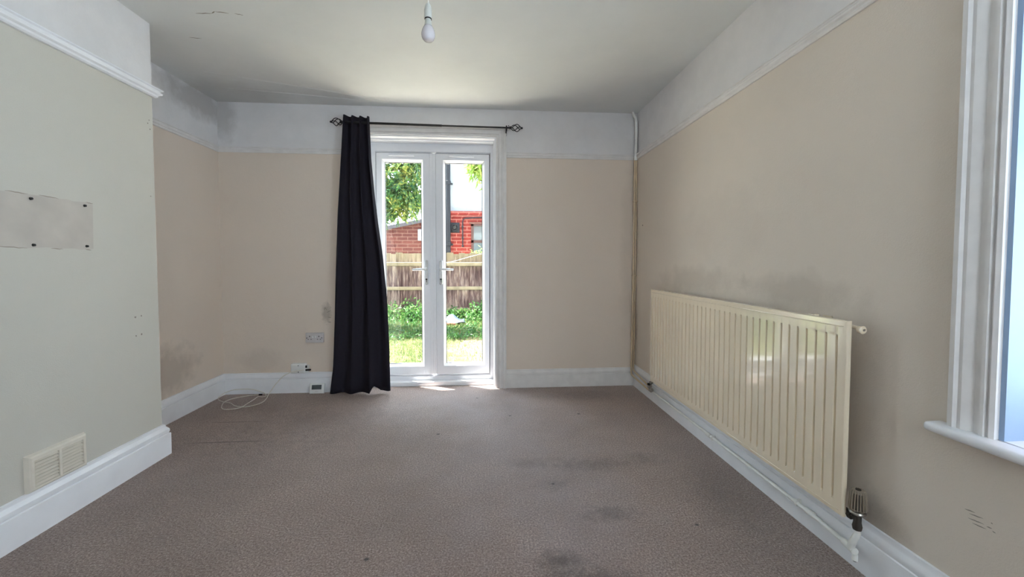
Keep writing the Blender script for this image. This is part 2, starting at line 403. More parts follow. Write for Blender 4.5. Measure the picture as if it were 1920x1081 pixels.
# skirting boards
SK = [(0, 0), (.021, 0), (.021, .118), (.0205, .122), (.0155, .1245), (.0165, .128), (.0185, .136), (.0175, .148), (.012, .158), (.009, .164), (.008, .176), (0, .178)]
mb = strip(MB(), (-L, D, 0), (XL-.09, D, 0), (0, -1, 0), SK, -1, 0)
struct(mb, 'baseboard_back_left', M_gloss, 'white moulded skirting left of the curtain', 'skirting board', smooth=25)
SKR = [(t, z*.93) for t, z in SK]
mb = strip(MB(), (XR+.088, D, 0), (R, D, 0), (0, -1, 0), SKR, 0, -1)
struct(mb, 'baseboard_back_right', M_trimw, 'white moulded skirting right of the glazed doors', 'skirting board', smooth=25)
mb = strip(MB(), (-L, E, 0), (-L, D, 0), (1, 0, 0), SK, -1, -1)
struct(mb, 'baseboard_left', M_gloss, 'white moulded skirting along the recess wall', 'skirting board', smooth=25)
SKB = [(t*1.35, z*1.04) for t, z in SK]
mb = strip(MB(), (-B, F, 0), (-B, E, 0), (1, 0, 0), SKB, -1, 1); strip(mb, (-L, E, 0), (-B, E, 0), (0, 1, 0), SKB, -1, 1)
struct(mb, 'baseboard_chimney_breast', M_gloss, 'white moulded skirting around the chimney breast', 'skirting board', smooth=25)
SKW = [(t, z*1.08) for t, z in SK]
mb = strip(MB(), (R, F, 0), (R, D, 0), (-1, 0, 0), SKW, -1, -1)
struct(mb, 'baseboard_right', M_gloss, 'white moulded skirting under the radiator', 'skirting board', smooth=25)

# picture rails
def rail_prof(z0, h, t): return [(0, z0), (t*.35, z0), (t*.55, z0+h*.12), (t*.6, z0+h*.3), (t*.9, z0+h*.42), (t, z0+h*.6), (t*.75, z0+h*.72), (t*.8, z0+h*.82), (t*1.05, z0+h*.9), (t*1.05, z0+h), (0, z0+h)]
RP = rail_prof(2.078, .046, .016); RB = rail_prof(2.088, .05, .036); RR = rail_prof(2.082, .046, .022)
mb = strip(MB(), (-L, D, 0), (XL-.085, D, 0), (0, -1, 0), RP, -1, 0)
struct(mb, 'trim_1', M_trimw, 'white picture rail on the end wall left of the doors', 'picture rail')
mb = strip(MB(), (XR+.095, D, 0), (R, D, 0), (0, -1, 0), RP, 0, -1)
struct(mb, 'trim_2', M_trimw, 'white picture rail on the end wall right of the doors', 'picture rail')
mb = strip(MB(), (-L, E, 0), (-L, D, 0), (1, 0, 0), RP, -1, -1)
struct(mb, 'trim_3', M_trimw, 'white picture rail along the recess wall', 'picture rail')
mb = strip(MB(), (-B, F, 0), (-B, E, 0), (1, 0, 0), RB, -1, 1); strip(mb, (-L, E, 0), (-B, E, 0), (0, 1, 0), RB, 0, 1)
struct(mb, 'trim_4', M_gloss, 'white picture rail around the chimney breast', 'picture rail')
mb = strip(MB(), (R, F, 0), (R, D, 0), (-1, 0, 0), RR, -1, -1)
struct(mb, 'trim_5', M_trimw, 'white picture rail along the right wall', 'picture rail')

# ------------------------------------------------------------------ french doors
door = thing('door_1', (-.457, D+.14, 0), 'white glazed double doors opening to the garden', 'french doors', kind='structure')
# moulded architrave around the opening
AP = [(0, 0), (.0, .018), (.012, .020), (.016, .012), (.022, .012), (.026, .022), (.048, .024), (.052, .017), (.060, .017), (.064, .028), (.078, .034), (.092, .030), (.094, 0)]
rings = []
for w, t in AP:
    y = D-t
    rings.append([(XL-w, y, 0), (XL-w, y, ZT+w), (XR+w, y, ZT+w), (XR+w, y, 0)])
mb = MB(); nb = len(AP)
for q in rings: mb.v += q
for i in range(nb):
    for j in range(3): mb.f.append((i*4+j, i*4+j+1, ((i+1) % nb)*4+j+1, ((i+1) % nb)*4+j))
mb.f.append(tuple(i*4 for i in range(nb))); mb.f.append(tuple(i*4+3 for i in range(nb)))
mb.build('architrave', M_trimw, door, smooth=25)
# reveal lining and threshold
mb = MB().box(XL-.001, XL+.012, D-.004, D+.14, 0, ZT).box(XR-.012, XR+.001, D-.004, D+.14, 0, ZT).box(XL+.012, XR-.012, D-.004, D+.14, ZT-.012, ZT+.001)
mb.box(XL+.012, XL+.024, D+.055, D+.14, 0, ZT-.012).box(XR-.022, XR-.012, D+.055, D+.14, 0, ZT-.012).box(XL+.024, XR-.022, D+.055, D+.14, ZT-.026, ZT-.012)
mb.build('reveal_lining', M_gloss, door)
MB().bbox(XL+.024, XR-.022, D+.085, D+.30, 0, .042, .006).build('threshold', M_upvc, door, smooth=30)
DX0, DX1 = -1.011, .097; FY = D+.14  # outer frame
def rect_rings(levels):
    """levels = [(x0,x1,z0,z1,y)] successive rectangles joined into a moulded frame"""
    return MB().ringset([[(a, y, c), (b, y, c), (b, y, d), (a, y, d)] for a, b, c, d, y in levels])
mb = rect_rings([(DX0, DX1, .042, 2.229, FY), (DX0, DX1, .042, 2.229, FY+.07), (DX0+.045, DX1-.035, .088, 2.142, FY+.07), (DX0+.045, DX1-.035, .088, 2.142, FY+.018), (DX0+.038, DX1-.028, .082, 2.150, FY+.006), (DX0+.034, DX1-.024, .076, 2.156, FY)])
mb.build('door_frame', M_upvc, door)
MB().box(XL+.012, DX0, FY+.01, FY+.07, .042, ZT).box(DX1, XR-.011, FY+.01, FY+.07, .042, ZT).box(XL+.012, XR-.011, FY+.01, FY+.07, 2.229, ZT).build('frame_packer', M_upvc, door)
def leaf(x0, x1, gx0, gx1, side):
    z0, z1, gz0, gz1 = .097, 2.139, .192, 2.062
    lf = rect_rings([(x0, x1, z0, z1, FY+.002), (x0, x1, z0, z1, FY+.06), (gx0, gx1, gz0, gz1, FY+.06), (gx0, gx1, gz0, gz1, FY+.034), (gx0-.004, gx1+.004, gz0-.004, gz1+.004, FY+.026), (gx0-.014, gx1+.014, gz0-.014, gz1+.014, FY+.012), (gx0-.02, gx1+.02, gz0-.02, gz1+.02, FY+.002)]).build('door_leaf', M_upvc, door)
    MB().box(gx0-.002, gx1+.002, FY+.040, FY+.044, gz0-.002, gz1+.002).build('glass', M_glass, lf)
    rect_rings([(gx0, gx1, gz0, gz1, FY+.0335), (gx0, gx1, gz0, gz1, FY+.039), (gx0+.004, gx1-.004, gz0+.004, gz1-.004, FY+.039), (gx0+.004, gx1-.004, gz0+.004, gz1-.004, FY+.0335)]).build('glazing_gasket', M_seal, lf)
    rect_rings([(x0-.003, x1+.003, z0-.003, z1+.003, FY+.010), (x0-.003, x1+.003, z0-.003, z1+.003, FY+.03), (x0+.002, x1-.002, z0+.002, z1-.002, FY+.03), (x0+.002, x1-.002, z0+.002, z1-.002, FY+.010)]).build('door_seal', M_seal, lf)
    vc = (x0+x1)/2+(-.02 if side < 0 else -.01)
    v = MB().bbox(vc-.115, vc+.115, FY-.014, FY+.004, 2.108, 2.126, .004)
    v.box(vc-.10, vc+.10, FY-.016, FY-.012, 2.114, 2.120); v.build('trickle_vent', M_upvc, lf, smooth=30)
    hx = gx1+.047 if side < 0 else gx0-.042
    h = MB(); n = 20; ring = []
    for i in range(n):  # stadium-shaped backplate
        a = 2*PI*i/n; cz = (1.164-.016 if math.sin(a) >= 0 else .933+.016)
        ring.append((hx+.0155*math.cos(a), cz+.0155*math.sin(a)))
    for sc, yy in ((1, FY+.004), (1, FY-.006), (.82, FY-.011)):
        h.v += [(hx+(x-hx)*sc, yy, z if sc == 1 else z+(.003 if z < 1.05 else -.003)) for x, z in ring]
    for i in range(2):
        for j in range(n): h.f.append((i*n+j, i*n+(j+1) % n, (i+1)*n+(j+1) % n, (i+1)*n+j))
    h.f.append(tuple(range(2*n, 3*n)))
    hp = h.build('handle_plate', M_handle, lf, smooth=35)
    d = side
    MB().tube([(hx, FY-.006, 1.076), (hx, FY-.045, 1.076), (hx+d*.010, FY-.056, 1.077), (hx+d*.03, FY-.060, 1.078), (hx+d*.075, FY-.058, 1.078), (hx+d*.118, FY-.052, 1.074)], [.009, .009, .010, .0105, .010, .008], 12).build('lever', M_handle, lf, smooth=50)
    MB().lathe([(.0085, 0), (.0085, -.004), (.003, -.005)], (hx, FY-.010, .985), 'y', 14).box(hx-.0025, hx+.0025, FY-.016, FY-.012, .958, .976).build('keyhole', M_dark, lf)
    return lf
leaf(-.966, -.470, -.897, -.567, -1)
leaf(-.430, .060, -.345, -.004, 1)
MB().bbox(-.486, -.4315, FY-.012, FY+.01, .10, 2.136, .004).bbox(-.462, -.446, FY-.016, FY-.010, .10, 2.136, .003).build('meeting_stile', M_upvc, door, smooth=30)
# outer sill step
MB().bbox(XL, XR, D+.30, WO+.06, -.04, .02, .008).build('outer_sill', M_upvc, door, smooth=30)

# ------------------------------------------------------------------ right window
win = thing('window_1', (R, .2, WZ0), 'white framed window with moulded surround and rounded sill', 'window', kind='structure')
WA = [(0, 0), (0, .016), (.010, .020), (.012, .013), (.018, .013), (.021, .022), (.030, .022), (.034, .014), (.048, .014), (.056, .020), (.070, .026), (.080, .024), (.086, .032), (.100, .030), (.102, 0)]
mb = MB(); nb = len(WA)
for w, t in WA: mb.v += [(R-t, Y1+w, WZ0), (R-t, Y1+w, WZ1+w), (R-t, Y0-w, WZ1+w), (R-t, Y0-w, WZ0)]
for i in range(nb):
    for j in range(3): mb.f.append((i*4+j, i*4+j+1, ((i+1) % nb)*4+j+1, ((i+1) % nb)*4+j))
mb.f.append(tuple(i*4 for i in range(nb))); mb.f.append(tuple(i*4+3 for i in range(nb)))
mb.build('architrave', M_trimw, win, smooth=25)
MB().bbox(R-.062, R+.001, Y0-.145, Y1+.140, WZ0-.028, WZ0, .011, 4).box(R, R+.24, Y0, Y1, WZ0-.028, WZ0).build('window_sill', M_gloss, win, smooth=35)
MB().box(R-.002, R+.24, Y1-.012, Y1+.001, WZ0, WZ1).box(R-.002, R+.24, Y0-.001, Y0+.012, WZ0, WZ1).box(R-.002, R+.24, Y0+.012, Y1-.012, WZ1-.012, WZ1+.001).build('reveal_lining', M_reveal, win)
mb = MB(); a, b_ = R+.235, R+.28
for (y0, y1, z0, z1) in ((Y0, Y1, WZ0, WZ0+.07), (Y0, Y1, WZ1-.06, WZ1), (Y0, Y0+.05, WZ0, WZ1), (Y1-.05, Y1, WZ0, WZ1), (Y0, Y1, 1.50, 1.54), ((Y0+Y1)/2-.012, (Y0+Y1)/2+.012, WZ0, WZ1)): mb.box(a, b_, y0, y1, z0, z1)
mb.build('window_frame', M_gloss, win)
MB().box(R+.255, R+.259, Y0+.03, Y1-.03, WZ0+.04, WZ1-.03).build('glass', M_glass, win)
w2 = thing('window_added', (.72, F, .75), 'assumed white framed window behind the camera, added to hold the fill light', 'window', kind='structure')  # unseen window, assumed so the fill light has an opening
mb = MB()
for (x0, x1, z0, z1) in ((.3, 1.15, .75, .81), (.3, 1.15, 2.09, 2.15), (.3, .35, .75, 2.15), (1.1, 1.15, .75, 2.15), (.3, 1.15, 1.43, 1.47)): mb.box(x0, x1, F-.11, F-.06, z0, z1)
mb.build('window_frame', M_gloss, w2)
MB().box(.34, 1.11, F-.09, F-.086, .80, 2.10).build('glass', M_glass, w2)

# ------------------------------------------------------------------ marks and cracks on the plaster
def crack(pts, w):
    mb = MB()
    for a, b in zip(pts, pts[1:]): stroke(mb, a, b, (0, 0, -1), w, wob=.002, n=5)
    mb.build('crack', M_scuff, ceil)
crack([(-1.56, 2.325, H), (-1.47, 2.318, H), (-1.445, 2.30, H), (-1.38, 2.31, H)], .007)
crack([(-1.35, 2.31, H), (-1.31, 2.322, H)], .006)
crack([(-1.766, 2.572, H), (-1.70, 2.578, H)], .006)
for a, b in (((-1.98, 3.02), (-.72, 3.47)), ((-2.02, 3.28), (-.72, 3.50))):
    a, b = Vector((*a, H)), Vector((*b, H)); sd_ = (b-a).cross(Vector((0, 0, 1))).normalized()
    MB().ringset([[p+sd_*.010, p+Vector((0, 0, -.0035)), p-sd_*.010, p+Vector((0, 0, .002))] for p in (a, a.lerp(b, .5)+sd_*.01, b)], False).build('paper_seam', M_ceiling, ceil)
for a, b in (((1.032, 0.422), (1.01, 0.426)), ((1.021, 0.415), (0.991, 0.421)), ((1.023, 0.401), (0.989, 0.406)), ((1.013, 0.392), (0.984, 0.396)), ((0.981, 0.404), (0.971, 0.406)), ((0.968, 0.4), (0.963, 0.398)), ((0.972, 0.421), (0.97, 0.419))):
    stroke(MB(), (R, a[0]+.002, a[1]), (R, b[0], b[1]), (-1, 0, 0), .003, wob=.0005).build('scuff_mark', M_scuff, wall_right)
disc(MB(), (R-.0002, 3.413, 1.471), (-1, 0, 0), .006).build('nail_hole', M_dark, wall_right)
disc(MB(), (.232, D-.0002, 2.36), (0, -1, 0), .005).build('nail_hole', M_dark, wall_back)
for y, z in ((2.29, .844), (2.327, .846), (2.29, .742), (2.325, .745), (2.415, 1.52), (2.41, 1.93), (2.42, 1.95), (2.425, 1.90)):
    disc(MB(), (-B, y, z), (1, 0, 0), .005 if z < 1 else .0035, 8, jit=.3).build('nail_hole', M_scuff, breast)
# patch of older paint where a board was taken down
mb = MB(); n = 24; pts = []
for i in range(n+1): t = i/n; pts.append((1.35+t*(2.07-1.35), 1.205+random.uniform(-.004, .004)))
for i in range(n+1): t = 1-i/n; pts.append((1.35+t*(2.075-1.35), 1.428+random.uniform(-.004, .004)))
base = [(-B+.0006, y, z) for y, z in pts]; m2 = (n+1)*2
mb.v += base; mb.f += [(i, i+1, m2-2-i, m2-1-i) for i in range(n)]
mb.build('older_paint_patch', M_raw, breast)
for z, ys in ((1.43, ((1.72, 1.80), (1.84, 1.92), (2.04, 2.075))), (1.205, ((1.68, 1.79), (1.88, 1.93), (2.03, 2.06)))):
    for a, b in ys: stroke(MB(), (-B, a, z), (-B, b, z-.003), (1, 0, 0), .004, thick=.001).build('scuff_mark', M_scuff2, breast)
for x, z, dx, dz in ((-1.385, .75, .02, -.03), (-1.37, .70, .035, .02), (-1.36, .66, .03, -.004), (-1.39, .72, .008, .03), (-1.36, .62, .03, -.006)):
    stroke(MB(), (x, D, z), (x+dx, D, z+dz), (0, -1, 0), .006).build('scuff_mark', M_scuff2, wall_back)

# four screws left in the chimney breast
for y, z, lab in ((1.809, 1.410, 'upper left'), (2.034, 1.412, 'upper right'), (1.812, 1.216, 'lower left'), (2.037, 1.220, 'lower right')):
    s = thing('wall_screw', (-B, y, z), 'dark screw in the chimney breast, %s of the four around the bare patch' % lab, 'screw', 'screws left in the chimney breast')
    MB().lathe([(.0062, -.001), (.0062, .0012), (.005, .002), (.003, .002)], (-B, y, z), 'x', 16).build('wall_plug', M_screw, s, smooth=40)
    MB().lathe([(.003, .001), (.0045, .003), (.0055, .007), (.004, .0085)], (-B, y, z), 'x', 12).build('screw_head', M_screw, s, smooth=40)

# ------------------------------------------------------------------ air vent
vt = thing('air_vent', (-B, 1.866, .165), 'cream louvred plastic air vent on chimney breast just above skirting', 'air vent')
y0, y1, z0, z1 = 1.748, 1.984, .186, .334; xf = -B+.020
mb = MB().ringset([[(-B, a, c), (-B, b, c), (-B, b, d), (-B, a, d)] for a, b, c, d in ((y0-.006, y1+.006, z0-.004, z1+.006),)]
                 + [[(xf-.005, y0, z0), (xf-.005, y1, z0), (xf-.005, y1, z1), (xf-.005, y0, z1)], [(xf, y0+.006, z0+.006), (xf, y1-.006, z0+.006), (xf, y1-.006, z1-.006), (xf, y0+.006, z1-.006)],
                    [(xf, y0+.016, z0+.014), (xf, y1-.016, z0+.014), (xf, y1-.016, z1-.020), (xf, y0+.016, z1-.020)], [(xf-.010, y0+.018, z0+.016), (xf-.010, y1-.018, z0+.016), (xf-.010, y1-.018, z1-.022), (xf-.010, y0+.018, z1-.022)]], False)
mb.box(xf-.008, xf+.001, (y0+y1)/2-.005, (y0+y1)/2+.005, z0+.012, z1-.018)
mb.build('vent_frame', M_vent, vt)
MB().box(-B+.001, -B+.004, y0+.01, y1-.01, z0+.01, z1-.01).build('vent_backing', M_trimw, vt)
rt = Matrix.Rotation(math.radians(38), 3, 'Y')
for ya, yb in ((y0+.016, (y0+y1)/2-.004), ((y0+y1)/2+.004, y1-.016)):
    for i in range(8):
        z = z0+.022+i*(z1-z0-.048)/7
        MB().box(xf-.016, xf+.0, ya, yb, z-.0012, z+.0012, rt).build('louvre', M_vent, vt)

# ------------------------------------------------------------------ radiator
RX, RY0, RY1, RZ0, RZ1 = 1.322, 1.337, 3.012, .207, .928
rad = thing('radiator', (1.37, (RY0+RY1)/2, RZ0), 'long cream panel radiator with vertical flutes on the right wall', 'radiator')
NF = 35; bz0, bz1 = RZ0+.045, RZ1-.052; by0, by1 = RY0+.040, RY1-.030
pitch_ = (by1-by0)/NF
cols = [(RY0, 0)]; cols += [(RY0+.010, 0)]
ys = []
for i in range(NF+1):
    c = by0+i*pitch_
    for dy, dep in ((-.0062, 0), (-.0046, .0012), (-.0022, .0085), (.0018, .0085), (.0042, .0012), (.0062, 0)): ys.append((c+dy, dep))
ys = [(RY0, 0), (RY0+.008, 0)]+ys+[(RY1-.006, 0), (RY1, 0)]
zs = [(RZ0, 0), (RZ0+.010, 0), (bz0-.010, 0), (bz0, .15), (bz0+.008, 1), (bz0+.05, 1)]+[(bz0+.05+(bz1-bz0-.1)*k/6, 1) for k in range(1, 7)]+[(bz1-.008, 1), (bz1, .15), (bz1+.010, 0), (RZ1-.010, 0), (RZ1, 0)]
mb = MB(); ny = len(ys); nz = len(zs)
inset = .0035
for z, k in zs:
    for y, dep in ys:
        ins = inset if (k > 0 and by0-.010 <= y <= by1+.010) else 0
        mb.v.append((RX+dep*k+ins*0, y, z))
for i in range(nz-1):
    for j in range(ny-1): mb.f.append((i*ny+j, i*ny+j+1, (i+1)*ny+j+1, (i+1)*ny+j))
front = mb.build('front_panel', M_rad, rad, smooth=18)
# rolled edge of the panel
mb = MB().ringset([[(x, a, c), (x, b, c), (x, b, d), (x, a, d)] for x, a, b, c, d in ((RX, RY0, RY1, RZ0, RZ1), (RX+.004, RY0-.004, RY1+.004, RZ0-.003, RZ1+.004), (RX+.016, RY0-.004, RY1+.004, RZ0-.003, RZ1+.004), (RX+.016, RY0+.002, RY1-.002, RZ0+.003, RZ1-.002))], False)
mb.f.append(tuple(range(12, 16))); mb.build('panel_edge', M_rad, rad, smooth=50)
mb = MB().bbox(RX-.002, RX+.003, RY0+.012, RY1-.012, RZ1-.021, RZ1-.017, .0015).bbox(RX-.0015, RX+.003, RY0+.012, RY1-.012, RZ0+.012, RZ0+.015, .0012); mb.build('seam_weld', M_rad, rad, smooth=50)
fy = [RY0+.04+i*(RY1-RY0-.08)/70 for i in range(71)]
mb = MB(); pts = []
for i, y in enumerate(fy): pts += [(RX+.018 if i % 2 else RX+.042, y-.004), (RX+.018 if i % 2 else RX+.042, y+.008)]
for x, y in pts: mb.v += [(x, y, RZ0+.03), (x, y, RZ1-.03)]
mb.f += [(2*i, 2*i+2, 2*i+3, 2*i+1) for i in range(len(pts)-1)]
mb.build('convector_fins', M_rad, rad)
MB().bbox(RX+.044, RX+.054, RY0+.05, RY1-.05, RZ0+.02, RZ1-.015, .004).build('back_panel', M_rad, rad, smooth=40)
for y in (2.88, 1.51):
    MB().bbox(RX+.014, RX+.036, y-.016, y+.016, RZ1-.004, RZ1+.008, .003).box(RX+.030, R-.001, y-.012, y+.012, RZ1-.10, RZ1-.07).box(R-.006, R-.001, y-.02, y+.02, RZ0+.1, RZ1).build('wall_bracket', M_rad, rad, smooth=40)
# bleed plug at the top near corner
cy_, cz_ = 1.312, .905
MB().tube([(RX+.030, RY0+.01, cz_+.005), (RX+.030, RY0-.02, cz_+.002)], .007, 10).lathe([(.012, 0), (.0145, -.003), (.0145, -.016), (.011, -.019)], (RX+.034, RY0-.014, cz_-.002), 'y', 20).build('bleed_plug', M_rad, rad, smooth=40)
MB().lathe([(.0045, 0), (.0045, -.002)], (RX+.034, RY0-.032, cz_-.002), 'y', 12).build('bleed_screw', M_chrome, rad, smooth=40)

# thermostatic valve with its tail
vx, vy = 1.352, 1.302
tv = thing('radiator_valve', (vx, vy, .15), 'ribbed beige thermostatic valve at near end of radiator', 'radiator valve')
prof = [(.022, .250), (.027, .254), (.0275, .262), (.024, .318), (.021, .3235), (.009, .3245)]
MB().lathe(prof, (vx, vy, 0), 'z', 72, .20, 18).build('thermostat_head', M_trv, tv, smooth=35)
MB().lathe([(.0242, .2575), (.0208, .314)], (vx, vy, 0), 'z', 24).build('groove_core', M_trvdark, tv, smooth=40)
MB().lathe([(.009, .324), (.008, .327), (.003, .327)], (vx, vy, 0), 'z', 16).build('head_cap', M_trvdark, tv, smooth=40)
MB().lathe([(.012, .238), (.024, .238), (.026, .243), (.024, .248), (.012, .249)], (vx, vy, 0), 'z', 24).build('union_ring', M_chrome, tv, smooth=40)
MB().lathe([(.008, .175), (.013, .178), (.015, .19), (.012, .205), (.012, .24)], (vx, vy, 0), 'z', 16).tube([(vx, vy, .215), (vx, vy+.055, .222)], .010, 12).lathe([(.017, 0), (.017, .014)], (vx, vy+.018, .218), 'y', 6).build('valve_body', M_trvdark, tv, smooth=40)
MB().tube([(vx, vy, .19), (vx+.0, vy-.002, .165), (vx-.004, vy+.002, .145), (vx-.006, vy+.012, .118), (vx-.004, vy+.018, .098)], [.008, .010, .0115, .012, .012], 12).build('tail_pipe', M_pipe_w, tv, smooth=50)
# lockshield valve under the far end
lv = thing('lockshield_valve', (1.352, 3.06, .12), 'small worn chrome lockshield valve under far end of radiator', 'radiator valve')
MB().lathe([(.010, .10), (.014, .104), (.014, .15), (.009, .153), (.009, .18)], (1.352, 3.075, 0), 'z', 14).tube([(1.352, 3.075, .155), (1.352, 3.03, .19), (1.352, 3.0, .215)], .009, 10).build('valve_body', M_chrome, lv, smooth=40)
MB().lathe([(.015, 0), (.015, .012)], (1.352, 3.09, .128), 'y', 6).build('union_nut', M_chrome, lv)
MB().lathe([(.015, 0), (.015, -.012)], (1.352, 3.055, .118), 'y', 6).build('union_nut', M_chrome, lv)
MB().lathe([(.006, .15), (.012, .152), (.012, .166), (.006, .168)], (1.338, 3.072, 0), 'z', 12).build('valve_cap', M_dark, lv, smooth=40)

# ------------------------------------------------------------------ heating pipes
pr = thing('heating_pipe', (1.398, 3.53, 0), 'white painted pipe dropping from ceiling to floor in the right corner', 'pipe')
MB().tube([(1.352, 3.530, H+.01), (1.362, 3.530, 2.475), (1.382, 3.53, 2.452), (1.390, 3.535, 2.42), (1.392, 3.537, 2.3), (1.392, 3.538, 2.09)], .0125, 12).build('upper_pipe', M_pipe_w, pr, smooth=50)
MB().tube([(1.3835, 3.540, 2.09), (1.3815, 3.538, 1.2), (1.372, 3.534, .2), (1.368, 3.528, .135), (1.366, 3.510, .112), (1.364, 3.44, .105), (1.362, 3.12, .095)], .0078, 12).build('lower_pipe', M_pipe_c, pr, smooth=50)
for z in (1.70, 1.02): MB().bbox(1.372, 1.4115, 3.53, 3.556, z-.006, z+.006, .003).build('pipe_clip', M_pipe_c, pr)
MB().lathe([(.0135, 2.07), (.015, 2.075), (.015, 2.11), (.0135, 2.115)], (1.391, 3.5375, 0), 'z', 14).build('pipe_coupling', M_pipe_w, pr, smooth=40)
p2 = thing('heating_pipe', (1.404, 3.54, 0), 'second slimmer cream pipe beside the corner pipe, joining the lockshield valve', 'pipe')
MB().tube([(1.401, 3.543, 2.09), (1.401, 3.543, 1.2), (1.394, 3.538, .22), (1.390, 3.532, .165), (1.384, 3.510, .150), (1.376, 3.45, .148), (1.362, 3.25, .138), (1.353, 3.09, .130)], .0072, 12).build('lower_pipe', M_pipe_c, p2, smooth=50)
for z in (1.70, 1.02): MB().bbox(1.3925, 1.4115, 3.536, 3.552, z-.006, z+.006, .003).build('pipe_clip', M_pipe_c, p2)
ps = thing('skirting_pipe', (1.37, 2.2, .09), 'long white pipe running along skirting below the radiator', 'pipe')
MB().tube([(1.374, 3.12, .095), (1.376, 2.28, .092), (1.374, 1.52, .090), (1.358, 1.335, .092)], .0085, 12).build('main_run', M_pipe_w, ps, smooth=50)
for y in (3.12, 2.28, 1.53): MB().lathe([(.010, 0), (.0125, .002), (.0125, .040), (.010, .042)], (1.374, y-.02, .0915), 'y', 14).build('pipe_coupling', M_pipe_w if y < 3 else M_chrome, ps, smooth=40)
MB().tube([(1.360, 1.36, .092), (1.350, 1.305, .092)], .0125, 14).lathe([(.008, .004), (.0095, -.002), (.0095, -.018), (.004, -.0185)], (1.350, 1.305, .080), 'z', 12).build('drain_tee', M_pipe_w, ps, smooth=40)
MB().lathe([(.0055, 0), (.0055, -.004)], (1.350, 1.305, .0615), 'z', 10).build('drain_plug', M_dark, ps)
for y in (2.24, 1.60): MB().bbox(1.366, 1.392, y-.007, y+.007, .078, .106, .003).build('pipe_clip', M_pipe_w, ps)

# ------------------------------------------------------------------ curtain and pole
CY = D-.09
def interp(tab, z):
    for (za, a), (zb, b) in zip(tab, tab[1:]):
        if zb <= z <= za: t = (za-z)/(za-zb); return a+(b-a)*t
    return tab[0][1] if z > tab[0][0] else tab[-1][1]
LT = [(2.386, -1.178), (2.0, -1.208), (1.557, -1.240), (1.19, -1.256), (.645, -1.278), (.23, -1.300), (.02, -1.325)]
RT = [(2.386, -.953), (2.01, -.940), (1.70, -.912), (1.47, -.884), (1.19, -.845), (.826, -.815), (.41, -.800), (.0, -.795)]
cu = thing('curtain', (-1.06, CY, 0), 'single long black curtain gathered left of the glazed doors', 'curtain')
NU, NV = 120, 60
mb = MB(); FREQ = 3.5
def cpoint(uu, vv, off=0):
    ztop = 2.386-.012*(1+math.sin(2*PI*FREQ*uu+1.2))*.5-.010*uu
    zbot = .012+.012*min(1, max(0, (uu-.68)/.03))+.045*max(0, 1-abs(uu-.73)/.07)
    z = ztop+(zbot-ztop)*vv
    x = interp(LT, z)*(1-uu)+interp(RT, z)*uu
    sw = .6+.4*min(1, vv*2)
    ph = 2*PI*FREQ*uu
    amp = (.032-.006*vv)*(1-.35*math.sin(3*uu+2*vv))*(1-.45*vv*max(0, uu-.45)*2)
    wv = math.sin(ph+.5*math.sin(2.2*vv+3*uu)*vv)
    y = CY-amp*wv+.004*math.sin(ph*2+5*vv)+.012*vv*math.sin(5*uu+1)
    x += .010*math.cos(ph)*sw+.003*math.sin(9*vv+7*uu)*vv
    if vv > .9: y -= .015*(vv-.9)*10*math.sin(4*uu+.6)
    return Vector((x, y+off, z))
for j in range(NV+1):
    for i in range(NU+1): mb.v.append(tuple(cpoint(i/NU, j/NV)))
for j in range(NV):
    for i in range(NU): mb.f.append((j*(NU+1)+i, j*(NU+1)+i+1, (j+1)*(NU+1)+i+1, (j+1)*(NU+1)+i))
cl = mb.build('curtain_cloth', M_curtain, cu, smooth=60)
so = cl.modifiers.new('thickness', 'SOLIDIFY'); so.thickness = .003; so.offset = 0
mb = MB()
for j in range(NV+1):
    for i in range(NU+1):
        p = cpoint(.02+.96*i/NU, min(.03+.955*j/NV, 1)); mb.v.append((p.x, p.y+.008, p.z+.002))
for j in range(NV):
    for i in range(NU): mb.f.append((j*(NU+1)+i, j*(NU+1)+i+1, (j+1)*(NU+1)+i+1, (j+1)*(NU+1)+i))
mb.build('curtain_lining', M_lining, cu, smooth=60)
rod = thing('curtain_pole', (-.48, CY, 2.32), 'thin black metal curtain pole with twisted cage finials above doors', 'curtain pole')
PZ = lambda x: 2.3255-.012*(x+1.19)/1.4
MB().tube([(-1.20, CY, PZ(-1.2)), (-.35, CY, PZ(-.35)-.002)], .0100, 14).build('thick_tube', M_iron, rod, smooth=50)
MB().tube([(-.37, CY, PZ(-.37)-.002), (.235, CY, PZ(.235))], .0075, 14).build('thin_tube', M_iron, rod, smooth=50)
def finial(x0, s_):
    z = PZ(x0)
    fo = MB().lathe([(.006, 0), (.013, .003*s_), (.014, .010*s_), (.008, .016*s_), (.004, .018*s_)], (x0, CY, z), 'x', 14).build('finial', M_iron, rod, smooth=50)
    MB().lathe([(.003, .100*s_), (.008, .104*s_), (.0095, .110*s_), (.007, .117*s_), (.002, .119*s_)], (x0, CY, z), 'x', 14).build('finial_tip', M_iron, fo, smooth=50)
    for k in range(4):
        pts = []
        for i in range(21):
            t = i/20; rr = .003+.029*math.sin(PI*t)**.9; a = k*PI/2+t*PI*.9
            pts.append((x0+s_*(.014+.090*t), CY+rr*math.cos(a), z+rr*math.sin(a)))
        MB().tube(pts, .0034, 8).build('finial_wire', M_iron, fo, smooth=50)
finial(.232, 1); finial(-1.165, -1)
for x in (.207, -1.165):
    z = PZ(x)
    MB().box(x-.008, x+.008, D-.004, D, z-.045, z+.02).box(x-.005, x+.005, CY, D-.004, z-.030, z-.020).box(x-.006, x+.006, CY-.012, CY-.009, z-.028, z+.014).box(x-.006, x+.006, CY-.012, CY+.012, z-.030, z-.012).lathe([(.004, 0), (.004, .01)], (x, CY, z+.008), 'z', 8).build('pole_bracket', M_iron, rod)

